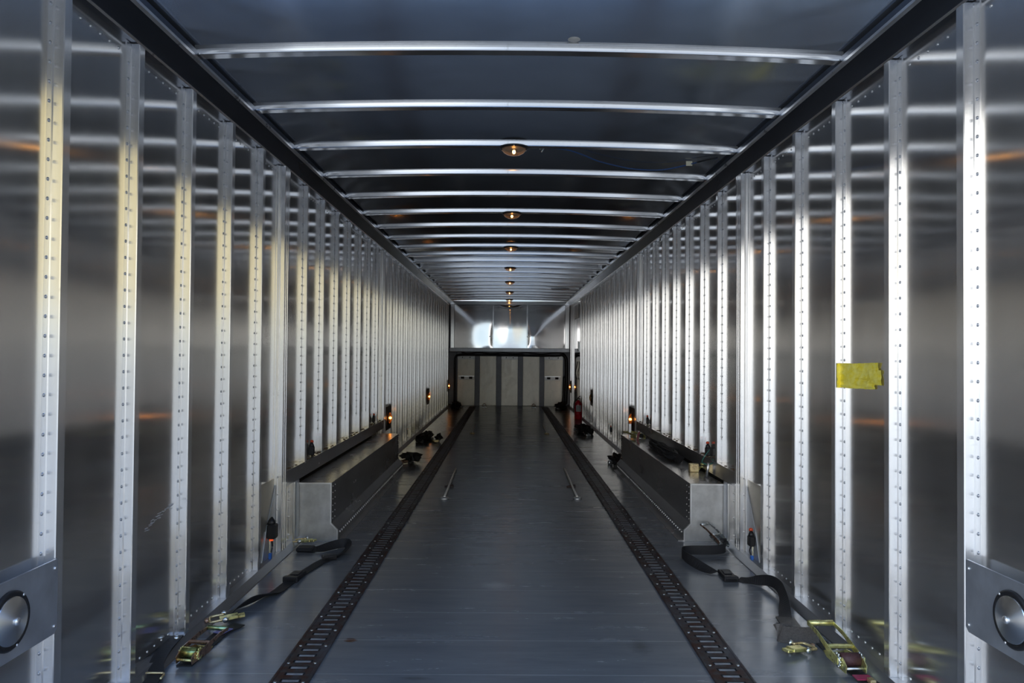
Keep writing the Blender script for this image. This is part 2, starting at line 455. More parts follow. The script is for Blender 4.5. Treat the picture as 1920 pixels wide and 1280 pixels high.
# top rails along both walls
def top_rail(name, x, sx):
    pr = [(0, 2.072), (.036, 2.072), (.105, 2.120), (.112, 2.124), (.112, 2.150), (0, 2.150)]
    b = MB(); b.prism([(x + sx * u, z) for u, z in pr], Y0, 15.2, 'y'); o = struct(name, b, M['rail'])
    b = MB(); b.prism([(x + sx * u, z) for u, z in [(.030, 2.066), (.039, 2.078), (.036, 2.082), (.027, 2.070)]], Y0, 15.2, 'y'); b.build('lower_lip', M['edge'], o)
    b = MB(); b.prism([(x + sx * u, z) for u, z in [(.104, 2.112), (.114, 2.118), (.114, 2.128), (.104, 2.124)]], Y0, 15.2, 'y'); b.build('upper_lip', M['edge'], o)
top_rail('trim_1', XL, 1); top_rail('trim_2', XR, -1)
# kick plates along the foot of both walls
def kick(name, x, sx):
    b = MB(); b.prism([(x, 0), (x + sx * .066, 0), (x + sx * .064, .004), (x + sx * .038, .023), (x + sx * .033, .027), (x, .027)], Y0, Y1, 'y')
    struct(name, b, M['kick'])
kick('baseboard_left', XL, 1); kick('baseboard_right', XR, -1)

ORD = 'first second third fourth fifth sixth seventh eighth ninth tenth eleventh twelfth thirteenth fourteenth fifteenth sixteenth seventeenth eighteenth nineteenth twentieth twenty-first twenty-second'.split()

# ------------------------------------------------------------------ wall posts (Z-shaped, riveted)
def post_outline(sx):
    pr = [(0, -.026), (.0025, -.026), (.0025, -.003), (.005, 0), (.0285, 0), (.031, .0025), (.031, .034), (.0285, .034), (.0285, .004), (0, .004)]
    return [(sx * u, v) for u, v in pr]
def make_post(sx, z0, z1, rivets=True):
    b = MB(); b.prism(post_outline(sx), z0, z1, 'z')
    body = b.mesh('wall_post', [M['post']])
    r = MB(); z = z0 + .05
    while z < z1 - .02:
        r.rivet((sx * .0025, -.014, z), (sx, 0, 0), .0055, .0028); z += .052
    return body, r.mesh('rivets', [M['rivet']])
post_meshes = {}
for side, sx in (('left', 1), ('right', -1)):
    post_meshes[side, 0] = make_post(sx, .0275, 2.069)
    post_meshes[side, 1] = make_post(sx, .436, 2.069)
    s = MB(); s.box(*sorted((sx * .0026, sx * .005)), -.026, -.004, .437, .572); s.box(*sorted((sx * .005, sx * .030)), -.0035, -.0003, .437, .572)
    post_meshes[side, 2] = s.mesh('splice_plate', [M['post']])
def place_post(side, k, x, d0):
    sx = 1 if side == 'left' else -1
    y = d0 + k * PITCH
    ledge = 6 <= k <= 12
    body, riv = post_meshes[side, 1 if ledge else 0]
    o = bpy.data.objects.new('wall_post', body); C.objects.link(o); o.location = (x, y, 0)
    r = bpy.data.objects.new('rivets', riv); C.objects.link(r); r.parent = o
    if k < 5:
        lab = f'{ORD[k]} riveted aluminium post from the open end, {side} wall'
        if side == 'right' and k == 2: lab = 'riveted aluminium post on the right wall with yellow tape stuck across it'
        if k == 0: lab = f'riveted aluminium post behind the round lamp plate on the {side} wall'
        g = f'{side} wall posts by the open end'
    elif ledge:
        s = bpy.data.objects.new('splice_plate', post_meshes[side, 2]); C.objects.link(s); s.parent = o
        lab = f'{ORD[k - 6]} post from the open end on the ledge above the {side} wheel box'
        g = f'posts on the {side} wheel box ledge'
    else:
        lab = f'{ORD[k - 14]} riveted post past the second grooved pillar, {side} wall'
        if side == 'right' and k > 30: lab = ['riveted post just beyond the side door, right wall', 'last riveted post before the front wall, right wall'][k - 31]
        g = f'{side} wall posts towards the front'
    tag(o, lab, 'post', g, 'thing')
for k in range(0, 33):
    if k in (5, 13): continue
    place_post('left', k, XL, DL)
for k in list(range(0, 28)) + [31, 32]:
    if k in (5, 13): continue
    place_post('right', k, XR, DR)

# grooved pillars framing the wheel boxes
def pillar(side, y, lab):
    sx = 1 if side == 'left' else -1; x = XL if side == 'left' else XR
    o = empty('grooved_pillar', (x, y, 0), lab, 'pillar', 'grooved pillars')
    b = MB()
    out = [(0, -.022), (.003, -.022), (.003, 0), (.034, 0), (.037, .003), (.037, .020), (.033, .022), (.033, .027), (.037, .029), (.037, .050), (.033, .052), (.033, .057), (.037, .059), (.037, .085), (.034, .085), (.030, .060), (0, .060)]
    b.prism([(sx * u, v) for u, v in out], .0275, 2.069, 'z'); b.build('extrusion', M['post'], o)
    b = MB(); b.prism([(sx * u, v) for u, v in [(.003, -.009), (.012, -.009), (.015, 0), (.003, 0)]], .0275, 2.069, 'z'); b.build('corner_bead', M['edge'], o)
    b = MB()
    for z in (.13, .25, .33, .42): b.lathe([(.007, 0), (.005, .004), (.001, .006)], (sx * .012, -.003, z), (sx * .3, -1, 0), 6)
    b.build('weld_beads', M['edge'], o)
for side in ('left', 'right'):
    y = 3.963 if side == 'left' else 4.032
    pillar(side, y, f'grooved aluminium pillar at the open-end corner of the {side} wheel box')
    pillar(side, y + 8 * PITCH, f'grooved aluminium pillar at the front corner of the {side} wheel box')

# ledge rails over the wheel boxes
for side, x, sx, ya, yb in (('left', XL, 1, 4.05, 7.20), ('right', XR, -1, 4.12, 7.27)):
    o = empty('ledge_rail', (x, ya, .36), f'dark horizontal ledge rail above the {side} wheel box', 'rail')
    b = MB(); b.prism([(x, .425), (x + sx * .030, .425), (x + sx * .030, .358), (x + sx * .036, .355), (x + sx * .036, .436), (x, .436)], ya, yb, 'y'); b.build('angle', M['box'], o, 'p')
    b = MB(); y = ya + .05
    rr = random.Random(3)
    for i in range(60):
        yy = ya + .03 + rr.random() * (yb - ya - .06); u = .006 + rr.random() * .02; s_ = .004 + rr.random() * .008
        b.lathe([(s_, 0), (s_ * .7, s_ * .4), (.001, s_ * .5)], (x + sx * u, yy, .436), (0, 0, 1), 6)
    tag(b.build('dirt', simple('brown_dirt_' + side, (.14, .09, .055), .8), o, 'p'), kind='stuff')

# wheel boxes
def wheel_box(side, x_wall, sx, ya, yb, w):
    o = empty('wheel_box', (x_wall + sx * w / 2, ya, 0), f'long aluminium wheel box along the {side} wall with flared foot', 'wheel box', 'wheel boxes')
    A = x_wall; B = x_wall + sx * w; Cc = x_wall + sx * (w + .038)
    b = MB(); b.prism([(A, .328), (B - sx * .002, .328), (B - sx * .002, .333), (A, .333)], ya, yb, 'y'); b.build('top_panel', M['box'], o, 'p')
    b = MB(); b.prism([(B, .333), (B, .104), (B - sx * .004, .104), (B - sx * .004, .333)], ya, yb, 'y'); b.build('side_panel', M['box'], o, 'p')
    b = MB(); b.prism([(B, .104), (Cc, .066), (Cc - sx * .005, .064), (B - sx * .005, .102)], ya, yb, 'y'); b.build('flared_panel', M['box'], o, 'p')
    b = MB(); b.prism([(Cc, .066), (Cc, .006), (Cc + sx * .03, .004), (Cc + sx * .03, 0), (Cc - sx * .005, 0), (Cc - sx * .005, .064)], ya, yb, 'y')
    sk = b.build('foot_skirt', M['box'], o, 'p')
    b = MB(); y = ya + .04
    while y < yb - .03:
        b.rivet((Cc, y, .045), (sx, 0, .3), .0075, .006); y += .05
    b.build('rivets', M['edge'], sk).location = sk.matrix_local.translation - Vector(o.location)
    b = MB(); z = .125
    while z < .33:
        for yy in (ya + .02, ya + .075): b.rivet((B, yy, z), (sx, 0, 0), .004, .003)
        b.rivet((B, yb - .03, z), (sx, 0, 0), .004, .003); z += .037
    b.build('side_rivets', M['edge'], o, 'p')
    prof = [(A, 0), (Cc, 0), (Cc, .066), (B, .104), (B, .333), (A, .333)]
    b = MB(); b.prism(prof, ya - .003, ya, 'y'); b.build('end_cap', M['boxend'], o, 'p')
    b = MB(); b.prism(prof, yb, yb + .003, 'y'); b.build('end_cap', M['boxend'], o, 'p')
    # folded bright lip round the end
    b = MB(); t = .007
    inner = [(Cc - sx * t, 0), (Cc - sx * t, .062), (B - sx * t, .100), (B - sx * t, .326), (A, .326)]
    outer = [(Cc, 0), (Cc, .066), (B, .104), (B, .333), (A, .333)]
    for i in range(4): b.prism([outer[i], outer[i + 1], inner[i + 1], inner[i]], ya - .010, ya - .003, 'y')
    b.build('folded_lip', M['edge'], o, 'p')
    return o
wheel_box('left', TL + .002, 1, 4.307, 6.93, .188)
wheel_box('right', TR - .002, -1, 4.353, 7.0, .194)
# upright members under the ledge between pillar and box
for side, x, sx, y in (('left', XL, 1, 4.20), ('right', XR, -1, 4.24)):
    o = empty('short_post', (x, y, 0), f'short riveted post under the ledge beside the {side} wheel box end', 'post')
    b = MB(); b.prism(post_outline(sx), .0275, .352, 'z'); b.build('upright', M['post'], o)
    b = MB(); b.prism([(sx * u, v) for u, v in [(0, .050), (.036, .050), (.036, .098), (0, .098)]], .0275, .352, 'z'); b.build('box_flange', M['plate'], o)
    b = MB()
    for z in (.09, .13, .17, .21, .25, .29): b.rivet((sx * .014, .050, z), (0, -1, 0), .004, .003)
    b.build('rivets', M['rivet'], o)
    b = MB()
    for z in (.06, .16, .255, .30): b.lathe([(.006, 0), (.005, .003), (.001, .005)], (sx * .006, 0, z), (0, -1, 0), 6)
    b.build('weld_beads', M['edge'], o)
# lower liner panels and gussets before the pillars
for side, x, sx, y in (('left', XL, 1, 3.64), ('right', XR, -1, 3.70)):
    b = MB(); b.box(*sorted((x, x + sx * .003)), y + .02, y + .30, .0275, .415)
    tag(b.build('liner_panel', M['panel'], None, (x, y + .15, .0275)), f'low liner panel behind the gusset by the {side} pillar', 'panel', None, 'thing')
    b = MB(); yp = y + .305
    b.prism([(yp, .38), (yp, .0275), (yp - .20, .0275), (yp - .14, .17)], *sorted((x + sx * .004, x + sx * .008)), 'x')
    tag(b.build('gusset_plate', M['plate'], None, (x, yp, .0275)), f'triangular gusset plate at the foot of the {side} pillar', 'gusset', None, 'thing')

# ------------------------------------------------------------------ roof bows
def bow_y(k): return 2.635 + k * .6096
prof = [(0, 0), (.0003, -.006), (.0015, -.013), (.0030, -.020), (.0048, -.0268), (.0070, -.0302), (.011, -.031), (.050, -.031), (.055, -.028), (.062, -.004), (.075, -.003), (.075, 0)]
def bow_mesh():
    b = MB(); n = 26; x0, x1 = -1.118, 1.188; m = len(prof); vs = []
    for i in range(n + 1):
        x = x0 + (x1 - x0) * i / n
        for u, h in prof: vs.append((x, u, arch(x) + h - 2.190))
    fs = [(i * m + j, i * m + (j + 1) % m, (i + 1) * m + (j + 1) % m, (i + 1) * m + j) for i in range(n) for j in range(m)]
    fs += [list(range(m))[::-1], list(range(n * m, n * m + m))]
    b.add(vs, fs); return b.mesh('roof_bow', [M['bow']])
bm_ = bow_mesh()
NB = 21
for k in range(NB):
    o = bpy.data.objects.new('roof_bow', bm_); C.objects.link(o); o.location = (0, bow_y(k), 2.190)
    lamp = k % 3 == 2
    if lamp: lab = f'arched aluminium roof bow carrying the {ORD[k // 3]} dome lamp from the open end'
    elif k == 0: lab = 'arched aluminium roof bow closest to the open end, round sticker beside it'
    elif k % 3 == 0: lab = f'arched aluminium roof bow just beyond the {ORD[k // 3 - 1]} dome lamp'
    else: lab = f'arched aluminium roof bow just before the one with the {ORD[k // 3]} dome lamp'
    tag(o, lab, 'roof bow', 'roof bows', 'thing')

# dome lamps under every third bow
def dome_lamp():
    o = empty('dome_lamp', (0, 0, 0), 'lamp', 'lamp', 'dome lamps on the roof bows')
    b = MB(); b.lathe([(.050, 0), (.068, 0), (.068, -.006), (.060, -.009), (.050, -.009)], (0, 0, 0), (0, 0, 1), 32); b.build('base_ring', M['black'], o)
    b = MB(); b.lathe([(.048, -.002), (.020, -.004), (.002, -.004)], (0, 0, 0), (0, 0, 1), 24); b.build('reflector', M['edge'], o)
    b = MB(); b.lathe([(.058, -.008), (.056, -.016), (.048, -.026), (.032, -.034), (.014, -.038), (.002, -.0385)], (0, 0, 0), (0, 0, 1), 32); b.build('lens', M['lens'], o)
    s = MB(); s.lathe([(.007, 0), (.007, -.012), (.002, -.012)], (0, 0, -.003), (0, 0, 1), 12)
    so = s.build('bulb_socket', M['brass'], o)
    b = MB(); b.lathe([(.004, -.012), (.0075, -.018), (.0075, -.026), (.004, -.031), (.0005, -.032)], (0, 0, 0), (0, 0, 1), 12); b.build('bulb', M['bulb'], so)
    for a in (.5, 2.6, 4.7):
        b = MB(); b.rivet((.064 * math.cos(a), .064 * math.sin(a), -.0065), (0, 0, -1), .004, .003); b.build('screw', M['edge'], o)
    return o
dl = dome_lamp()
for i in range(7):
    o = dl if i == 0 else copy_tree(dl)
    y = bow_y(2 + 3 * i) + .032
    o.location = (.024, y, 2.1585); o.scale = (1.1, 1.1, 1.1)
    o['label'] = f'{ORD[i]} lit dome lamp from the open end, under the roof' if i < 6 else 'small lit dome lamp right above the front cabinet'

# sticker, wire with tag, clip
b = MB(); b.lathe([(.022, 0), (.022, -.001), (.001, -.001)], (.225, 2.612, arch(.225) - .0006), (0, 0, 1), 24)
tag(b.build('round_sticker', simple('pale_sticker', (.55, .52, .46), .5), None, (.225, 2.612, 2.188)), 'pale round sticker on the roof sheet beside the first bow', 'sticker', None, 'thing')
o = empty('roof_wire', (.19, 3.95, 2.15), 'thin blue wire sagging under the roof with a cream tag on it', 'wire')
b = MB(); b.tube([(.20, 3.935, 2.170), (.30, 3.945, 2.166), (.40, 4.02, 2.158), (.485, 4.10, 2.148), (.60, 4.18, 2.142), (.72, 4.24, 2.138), (.87, 4.25, 2.138), (.98, 4.17, 2.143), (1.06, 4.09, 2.148), (1.13, 4.03, 2.150)], .0035, 6); b.build('wire', M['blue'], o, 'p')
b = MB(); b.box(.985, 1.020, 4.135, 4.139, 2.134, 2.160, b=.001); b.build('paper_tag', M['cream'], o, 'p')
b = MB(); b.tube([(1.04, 4.11, 2.148), (1.09, 4.06, 2.150), (1.13, 4.03, 2.152)], .005, 6); b.build('sleeve', M['black'], o, 'p')
b = MB(); b.box(.16, .185, 3.93, 3.95, 2.165, 2.188, b=.002); b.cyl((.17, 3.94, 2.150), (.182, 3.94, 2.168), .004)
tag(b.build('wire_clip', M['zinc'], None, (.17, 3.94, 2.188)), 'small metal clip on the roof beside the first dome lamp', 'clip', None, 'thing')
b = MB(); b.tube([(.70, 12.2, 2.150), (.76, 12.2, 2.146), (.9, 12.22, 2.149), (1.0, 12.25, 2.152)], .006, 6)
tag(b.build('loose_cable', M['cable'], None, (.7, 12.2, 2.15)), 'short dark loose cable hanging under the roof near the front', 'cable', None, 'thing')

# ------------------------------------------------------------------ wall lamp plates
def big_plate(side):
    sx = 1 if side == 'left' else -1; x = TL if side == 'left' else TR; yf = 1.995 if side == 'left' else 2.045
    yc = yf - .195; zc = .432
    o = empty('lamp_plate', (x, yc, zc), f'aluminium plate with round clear lamp on the {side} wall by the open end', 'lamp', 'round lamps by the open end')
    b = MB(); h = .097; l = .195; c = .012
    pts = [(-l, -h + c), (-l + c, -h), (l - c, -h), (l, -h + c), (l, h - .003), (l - .003, h), (-l + c, h), (-l, h - c)]
    b.prism(pts, *sorted((sx * .001, sx * .006)), 'x'); b.build('backplate', M['plate'], o)
    b = MB(); b.lathe([(.071, 0), (.071, .006), (.066, .010), (.060, .009), (.057, .004)], (sx * .006, 0, 0), (sx, 0, 0), 40); b.build('gasket_ring', M['black'], o)
    b = MB(); pr = [(.058, .005), (.057, .010)]
    R = .056; nr = 26
    for i in range(nr):
        r = R * (1 - i / nr); pr.append((r, .010 + .010 * (1 - (r / R) ** 2) + (.0007 if i % 2 else 0)))
    pr += [(.001, .0205)]
    b.lathe(pr, (sx * .006, 0, 0), (sx, 0, 0), 40); ln = b.build('lens', M['fluted_round'], o)
    b = MB(); b.lathe([(.010, 0), (.009, .004), (.004, .006), (.001, .0062)], (sx * .0262, 0, 0), (sx, 0, 0), 16); b.build('lens_boss', M['edge'], ln)
    for yy, zz in ((l - .014, h - .022), (l - .014, -h + .02), (-l + .014, h - .022), (-l + .014, -h + .02)):
        b = MB(); b.rivet((sx * .006, yy, zz), (sx, 0, 0), .005, .004); b.build('rivet', M['edge'], o)
    for a in (.9, 2.9, 5.0):
        b = MB(); b.rivet((sx * .015, .0655 * math.cos(a), .0655 * math.sin(a)), (sx, 0, 0), .004, .003); b.build('screw', M['edge'], o)
big_plate('left'); big_plate('right')
def marker(side, y, lit, lab, half=.125):
    sx = 1 if side == 'left' else -1; x = TL if side == 'left' else TR
    o = empty('wall_lamp', (x, y, .43), lab, 'lamp', 'small wall lamps')
    b = MB(); b.box(*sorted((sx * .001, sx * .006)), -half, half, -.115, .118, b=.001); b.build('backplate', M['black'] if lit else M['lamphouse'], o)
    b = MB(); b.lathe([(.070, 0), (.070, .006), (.062, .010), (.055, .006)], (sx * .006, 0, 0), (sx, 0, 0), 28); b.build('gasket_ring', M['black'], o)
    b = MB(); b.lathe([(.056, .005), (.052, .016), (.040, .026), (.020, .032), (.001, .033)], (sx * .006, 0, 0), (sx, 0, 0), 28); b.build('lens', M['amberlens'], o)
    b = MB(); b.lathe([(.006, .007), (.011, .012), (.012, .020), (.008, .028), (.001, .030)], (sx * .006, 0, 0), (sx, 0, 0), 14); b.build('bulb', M['amber'] if lit else M['fluted'], o)
marker('left', 7.49, True, 'lit amber lamp on the left wall at the front end of the wheel box', .155)
marker('left', 11.2, True, 'lit amber lamp halfway along the left wall past the wheel box', .18)
marker('left', 14.95, True, 'lit amber lamp on the left wall beside the front wall')
marker('right', 7.53, True, 'lit amber lamp on the right wall at the front end of the wheel box', .17)
marker('right', 11.17, False, 'unlit dark lamp on the right wall past the wheel box')
marker('right', 14.85, True, 'lit amber lamp on the right wall between side door and front wall')

# ------------------------------------------------------------------ floor tracks
def floor_track(lab, x0, x1):
    xc = (x0 + x1) / 2; h = (x1 - x0) / 2
    b = MB(); T = .006; pit = .0508; ya, yb = Y0 + .02, 15.2
    a, i_, s_ = .034, .027, .011       # half slot length, half insert, half slot width
    n = int((yb - ya) / pit)
    z = T
    def quad(p, mi): b.add(p, [tuple(range(len(p)))], mi)
    # plate with raised side edges
    for sg in (-1, 1):
        X = lambda u: xc + sg * u
        b.add([(X(h), ya, 0), (X(h), yb, 0), (X(h), yb, T + .003), (X(h), ya, T + .003), (X(h - .007), yb, T + .003), (X(h - .007), ya, T + .003), (X(h - .009), yb, T), (X(h - .009), ya, T), (X(a), yb, T), (X(a), ya, T)],
              [(0, 1, 2, 3), (3, 2, 4, 5), (5, 4, 6, 7), (7, 6, 8, 9)], 0)
    y = ya
    for j in range(n):
        yc = ya + (j + .5) * pit; lo, hi = ya + j * pit, ya + (j + 1) * pit
        A0, A1 = xc - a, xc + a
        quad([(A0, lo, T), (A1, lo, T), (A1, yc - s_, T), (A0, yc - s_, T)], 0)
        quad([(A0, yc + s_, T), (A1, yc + s_, T), (A1, hi, T), (A0, hi, T)], 0)
        # slot walls and bottom
        zb = .0012
        for p in ([(A0, yc - s_), (A1, yc - s_)], [(A1, yc + s_), (A0, yc + s_)], [(A0, yc + s_), (A0, yc - s_)], [(A1, yc - s_), (A1, yc + s_)]):
            b.add([(*p[0], T), (*p[1], T), (*p[1], zb), (*p[0], zb)], [(0, 1, 2, 3)], 2)
        I0, I1 = xc - i_, xc + i_
        quad([(A0, yc - s_, zb), (I0, yc - s_, zb), (I0, yc + s_, zb), (A0, yc + s_, zb)], 2)
        quad([(I1, yc - s_, zb), (A1, yc - s_, zb), (A1, yc + s_, zb), (I1, yc + s_, zb)], 2)
        ss = s_ * .8
        b.add([(I0, yc - s_, zb), (I1, yc - s_, zb), (I1, yc - ss * .6, .0055), (I0, yc - ss * .6, .0055), (I1, yc + ss * .6, .0055), (I0, yc + ss * .6, .0055), (I1, yc + s_, zb), (I0, yc + s_, zb)],
              [(0, 1, 2, 3), (3, 2, 4, 5), (5, 4, 6, 7)], 1)
    o = b.build('cargo_track', [M['rust'], M['slotbar'], M['hole']], None, (xc, ya, 0)); tag(o, lab, 'floor track', 'floor tracks', 'thing')
    r = MB(); y = ya + .16; 
    while y < yb:
        for sg in (-1, 1): r.lathe([(.007, 0), (.006, .002), (.001, .003)], (xc + sg * (h - .017), y, T), (0, 0, 1), 7)
        y += .1525
    rv = r.build('screws', M['zinc'], o, (xc, ya, 0))
floor_track('rusty slotted cargo track in the floor along the left side', -.766, -.640)
floor_track('rusty slotted cargo track in the floor along the right side', .692, .824)

# lashing rods with brackets, in the middle of the floor
def rod(lab, x, y0, y1, full=True):
    o = empty('lashing_rod', (x, y0, 0), lab, 'rod', 'lashing rods on the floor')
    b = MB(); b.lathe([(.034, 0), (.034, .006), (.028, .012), (.008, .016), (.001, .016)], (0, -.01, 0), (0, 0, 1), 20); b.build('anchor_cup', M['brass'] if not full else M['edge'], o)
    b = MB(); dx = -.010 if x < 0 else .010
    b.cyl((dx * 0, 0, .014), (dx, y1 - y0, .010), .0085, 8); b.build('bar', M['rod'], o)
    if full:
        b = MB(); b.box(-.040, .034, .48, .50, 0, .010, b=.002); b.cyl((-.03, .49, .006), (.03, .49, .018), .006, 8); b.build('bracket', M['rust'], o)
rod('thin steel lashing rod on the floor between the wheel boxes, beside the left track', -.462, 5.57, 6.95)
rod('thin steel lashing rod on the floor between the wheel boxes, beside the right track', .528, 5.60, 7.0)
rod('thin lashing rod on the floor beyond the wheel boxes, beside the left track', -.470, 10.10, 11.3, False)
rod('thin lashing rod on the floor beyond the wheel boxes, beside the right track', .535, 10.12, 11.3, False)
def ring(lab, x, y):
    o = empty('lashing_ring', (x, y, 0), lab, 'ring', 'lashing rings by the front wall')
    b = MB(); b.box(-.045, .045, -.03, .03, 0, .008, b=.002); b.build('base', M['zinc'], o)
    b = MB(); b.tube([(-.03, 0, .01), (-.032, .01, .05), (0, .015, .075), (.032, .01, .05), (.03, 0, .01)], .007, 8); b.build('loop', M['bronze'], o)
ring('small floor lashing ring at the foot of the front wall, left of centre', -.465, 15.05)
ring('small floor lashing ring at the foot of the front wall, right of centre', .529, 15.05)

# ------------------------------------------------------------------ front end
YC = 15.2
o = empty('overhead_cabinet', (XC, YC, 1.12), 'polished overhead cabinet across the front end with three doors', 'cabinet')
b = MB(); b.box(TL + .03, TR - .015, YC + .012, Y1 - .002, 1.19, 2.14); b.build('carcass', M['darkpanel'], o, 'p')
b = MB(); b.box(TL + .01, TR - .002, YC - .015, Y1 - .002, 1.118, 1.192, b=.004); b.build('bottom_lip', M['kick'], o, 'p')
b = MB(); b.box(TL + .01, TR - .002, YC - .015, YC + .03, 2.074, 2.15, b=.004); b.build('top_lip', M['bow'], o, 'p')
for xa, xb in ((TL + .028, -1.092), (1.168, TR - .012)):
    b = MB(); b.box(xa, xb, YC - .012, YC + .02, 1.192, 2.074, b=.003); b.build('corner_stile', M['post'], o, 'p')
def dished(x0, x1, z0, z1, y, fn, nx=26, nz=22):
    vs = []; b = MB()
    for j in range(nz + 1):
        for i in range(nx + 1):
            u = i / nx; v = j / nz
            x = x0 + (x1 - x0) * u; z = z0 + (z1 - z0) * v
            e = min(1, 16 * u * (1 - u)) ** .5 * min(1, 16 * v * (1 - v)) ** .5
            vs.append((x, y + fn(x, z) * min(1, e), z))
    fs = [(j * (nx + 1) + i, j * (nx + 1) + i + 1, (j + 1) * (nx + 1) + i + 1, (j + 1) * (nx + 1) + i) for j in range(nz) for i in range(nx)]
    b.add(vs, fs, 0, True)
    B = MB(); B.box(x0, x1, y + .004, y + .011, z0, z1); b.add(B.v, B.f, 0)
    return b
sep1, sep2 = -.300, .392
b = dished(-1.088, sep1 - .010, 1.196, 2.070, YC, lambda x, z: .0028 * math.exp(-((x + .40) ** 2 + (z - 1.42) ** 2) / .07)); d1 = b.build('door', M['polished'], o, 'p')
b = dished(sep1 + .010, sep2 - .010, 1.196, 2.070, YC, lambda x, z: -.0065 * math.exp(-((x - .05) ** 2) / .03) * min(1, max(.25, (z - 1.1) / .45))); d2 = b.build('door', M['polished'], o, 'p')
b = dished(sep2 + .010, 1.164, 1.196, 2.070, YC, lambda x, z: -.008 * math.exp(-((x - .52) ** 2 + (z - 1.40) ** 2) / .04)); d3 = b.build('door', M['polished'], o, 'p')
for s in (sep1, sep2):
    b = MB(); b.box(s - .012, s + .012, YC - .012, YC + .02, 1.192, 2.074, b=.003); b.build('divider', M['bow'], o, 'p')
P0 = tuple(o.location)
for d, xx in ((d1, -.345), (d3, .425)):
    b = MB(); b.box(xx - .035, xx + .035, YC - .016, YC + .008, 1.418, 1.440, b=.003); b.build('latch', M['edge'], d, P0)
for xx in (-.17, .243):
    b = MB(); b.lathe([(.012, 0), (.011, .006), (.004, .010), (.001, .010)], (xx, YC - .001, 2.015), (0, -1, 0), 14); b.build('button', M['white'], d2, P0)

# lining panels on the lower front wall
px = [(-1.04, -.683), (-.579, -.236), (-.130, .213), (.318, .663), (.763, 1.150)]
names = ['with a slotted rail, next to the left wall', 'second from the left wall', 'in the middle', 'second from the right wall', 'with a slotted rail, next to the right wall']
for i, (a, c) in enumerate(px):
    b = MB(); b.box(a, c, Y1 - .030, Y1 - .0005, .002, 1.045, b=.004)
    q = tag(b.build('lining_panel', M['panel'], None, ((a + c) / 2, Y1 - .01, .002)), f'grey lower front wall panel {names[i]}', 'panel', 'lining panels on the front wall', 'thing')
    if i in (0, 2, 4):
        b = MB(); b.box(a, c, Y1 - .036, Y1 - .0305, .96, 1.045, b=.002); b.build('top_strip', M['boxend'], q, ((a + c) / 2, Y1 - .01, .002))
        for xx in (a + .1, c - .1):
            b = MB(); b.rivet((xx, Y1 - .036, 1.0), (0, -1, 0), .012, .008); b.build('bolt', M['black'], q, ((a + c) / 2, Y1 - .01, .002))
for a, c, s in ((-1.02, -.69, 'left'), (.77, 1.10, 'right')):
    b = MB(); b.box(a, c, Y1 - .040, Y1 - .0305, .535, .620, b=.003)
    q = tag(b.build('tie_rail', M['boxend'], None, ((a + c) / 2, Y1 - .035, .58)), f'short slotted tie rail on the {s} panel of the front wall', 'rail', 'tie rails on the front wall', 'thing')
    for xx in (a + .1, c - .06):
        b = MB(); b.box(xx - .05, xx + .02, Y1 - .0415, Y1 - .039, .555, .60); b.build('slot', M['hole'], q, ((a + c) / 2, Y1 - .035, .58))
    b = MB(); b.box(a, c, Y1 - .044, Y1 - .040, .60, .620, b=.001); b.build('rail_edge', M['edge'], q, ((a + c) / 2, Y1 - .035, .58))
# lower front corners
for xa, xb, n_ in ((XL, -1.06, 'trim_4'), (1.17, XR, 'trim_5')):
    b = MB(); b.box(xa, xb, Y1 - .06, Y1 - .001, .03, 1.11, b=.004); struct(n_, b, M['darkpanel'])
# cable looms
o = empty('cable_loom', (0, 15.46, 0), 'thick black cable loom running around under the overhead cabinet', 'cable')
b = MB(); b.tube([(-1.09, 15.46, .02), (-1.09, 15.46, .5), (-1.09, 15.46, .93), (-1.07, 15.46, 1.01), (-1.0, 15.46, 1.045), (-.6, 15.46, 1.05), (0, 15.46, 1.048), (.6, 15.46, 1.045), (1.0, 15.46, 1.045), (1.12, 15.46, 1.06)], .022, 10); b.build('conduit', M['cable'], o, 'p')
b = MB(); b.tube([(-.95, 15.44, 1.10), (-.8, 15.44, 1.075), (-.6, 15.44, 1.105), (-.35, 15.44, 1.075), (-.1, 15.44, 1.10), (.15, 15.44, 1.08), (.4, 15.44, 1.104), (.7, 15.44, 1.074), (.95, 15.44, 1.10), (1.15, 15.44, 1.09), (1.22, 15.42, 1.0)], .013, 8); b.build('wire', M['cable'], o, 'p')
b = MB(); b.tube([(1.13, 15.42, 1.07), (1.20, 15.40, 1.0), (1.215, 15.40, .80), (1.212, 15.40, .4), (1.20, 15.40, .05)], .035, 10); b.build('drop_cable', M['cable'], o, 'p')
b = MB(); b.tube([(1.175, 15.40, .62), (1.165, 15.39, .40), (1.16, 15.39, .2), (1.15, 15.39, .03)], .03, 10); b.build('drop_cable', M['cable'], o, 'p')

# side door in the right wall
o = empty('side_door', (XR, 13.9, 0), 'plain polished side door in the right wall near the front', 'door')
b = MB(); b.box(XR - .006, XR - .001, 13.2, 14.50, .03, 2.02, b=.002); b.build('door_panel', M['polished'], o, 'p')
b = MB(); b.box(XR - .022, XR - .007, 13.42, 13.55, 1.13, 1.30, b=.003); b.cyl((XR - .02, 13.5, 1.13), (XR - .02, 13.5, 1.32), .010); b.build('latch_box', M['zinc'], o, 'p')
b = MB(); b.box(XR - .014, XR - .007, 13.5, 14.3, 1.74, 2.0, b=.003)
g = b.build('vent_panel', M['darkpanel'], o, 'p')
b = MB()
for yy in (13.6, 13.85, 14.1): b.box(XR - .020, XR - .014, yy, yy + .04, 1.76, 1.98)
b.build('vent_slats', M['post'], g, tuple(o.location))
b = MB(); b.tube([(XR - .02, 13.6, .95), (XR - .03, 13.65, .85), (XR - .03, 13.9, .75), (XR - .02, 13.7, .62)], .008, 6); b.build('pull_cord', M['cable'], o, 'p')

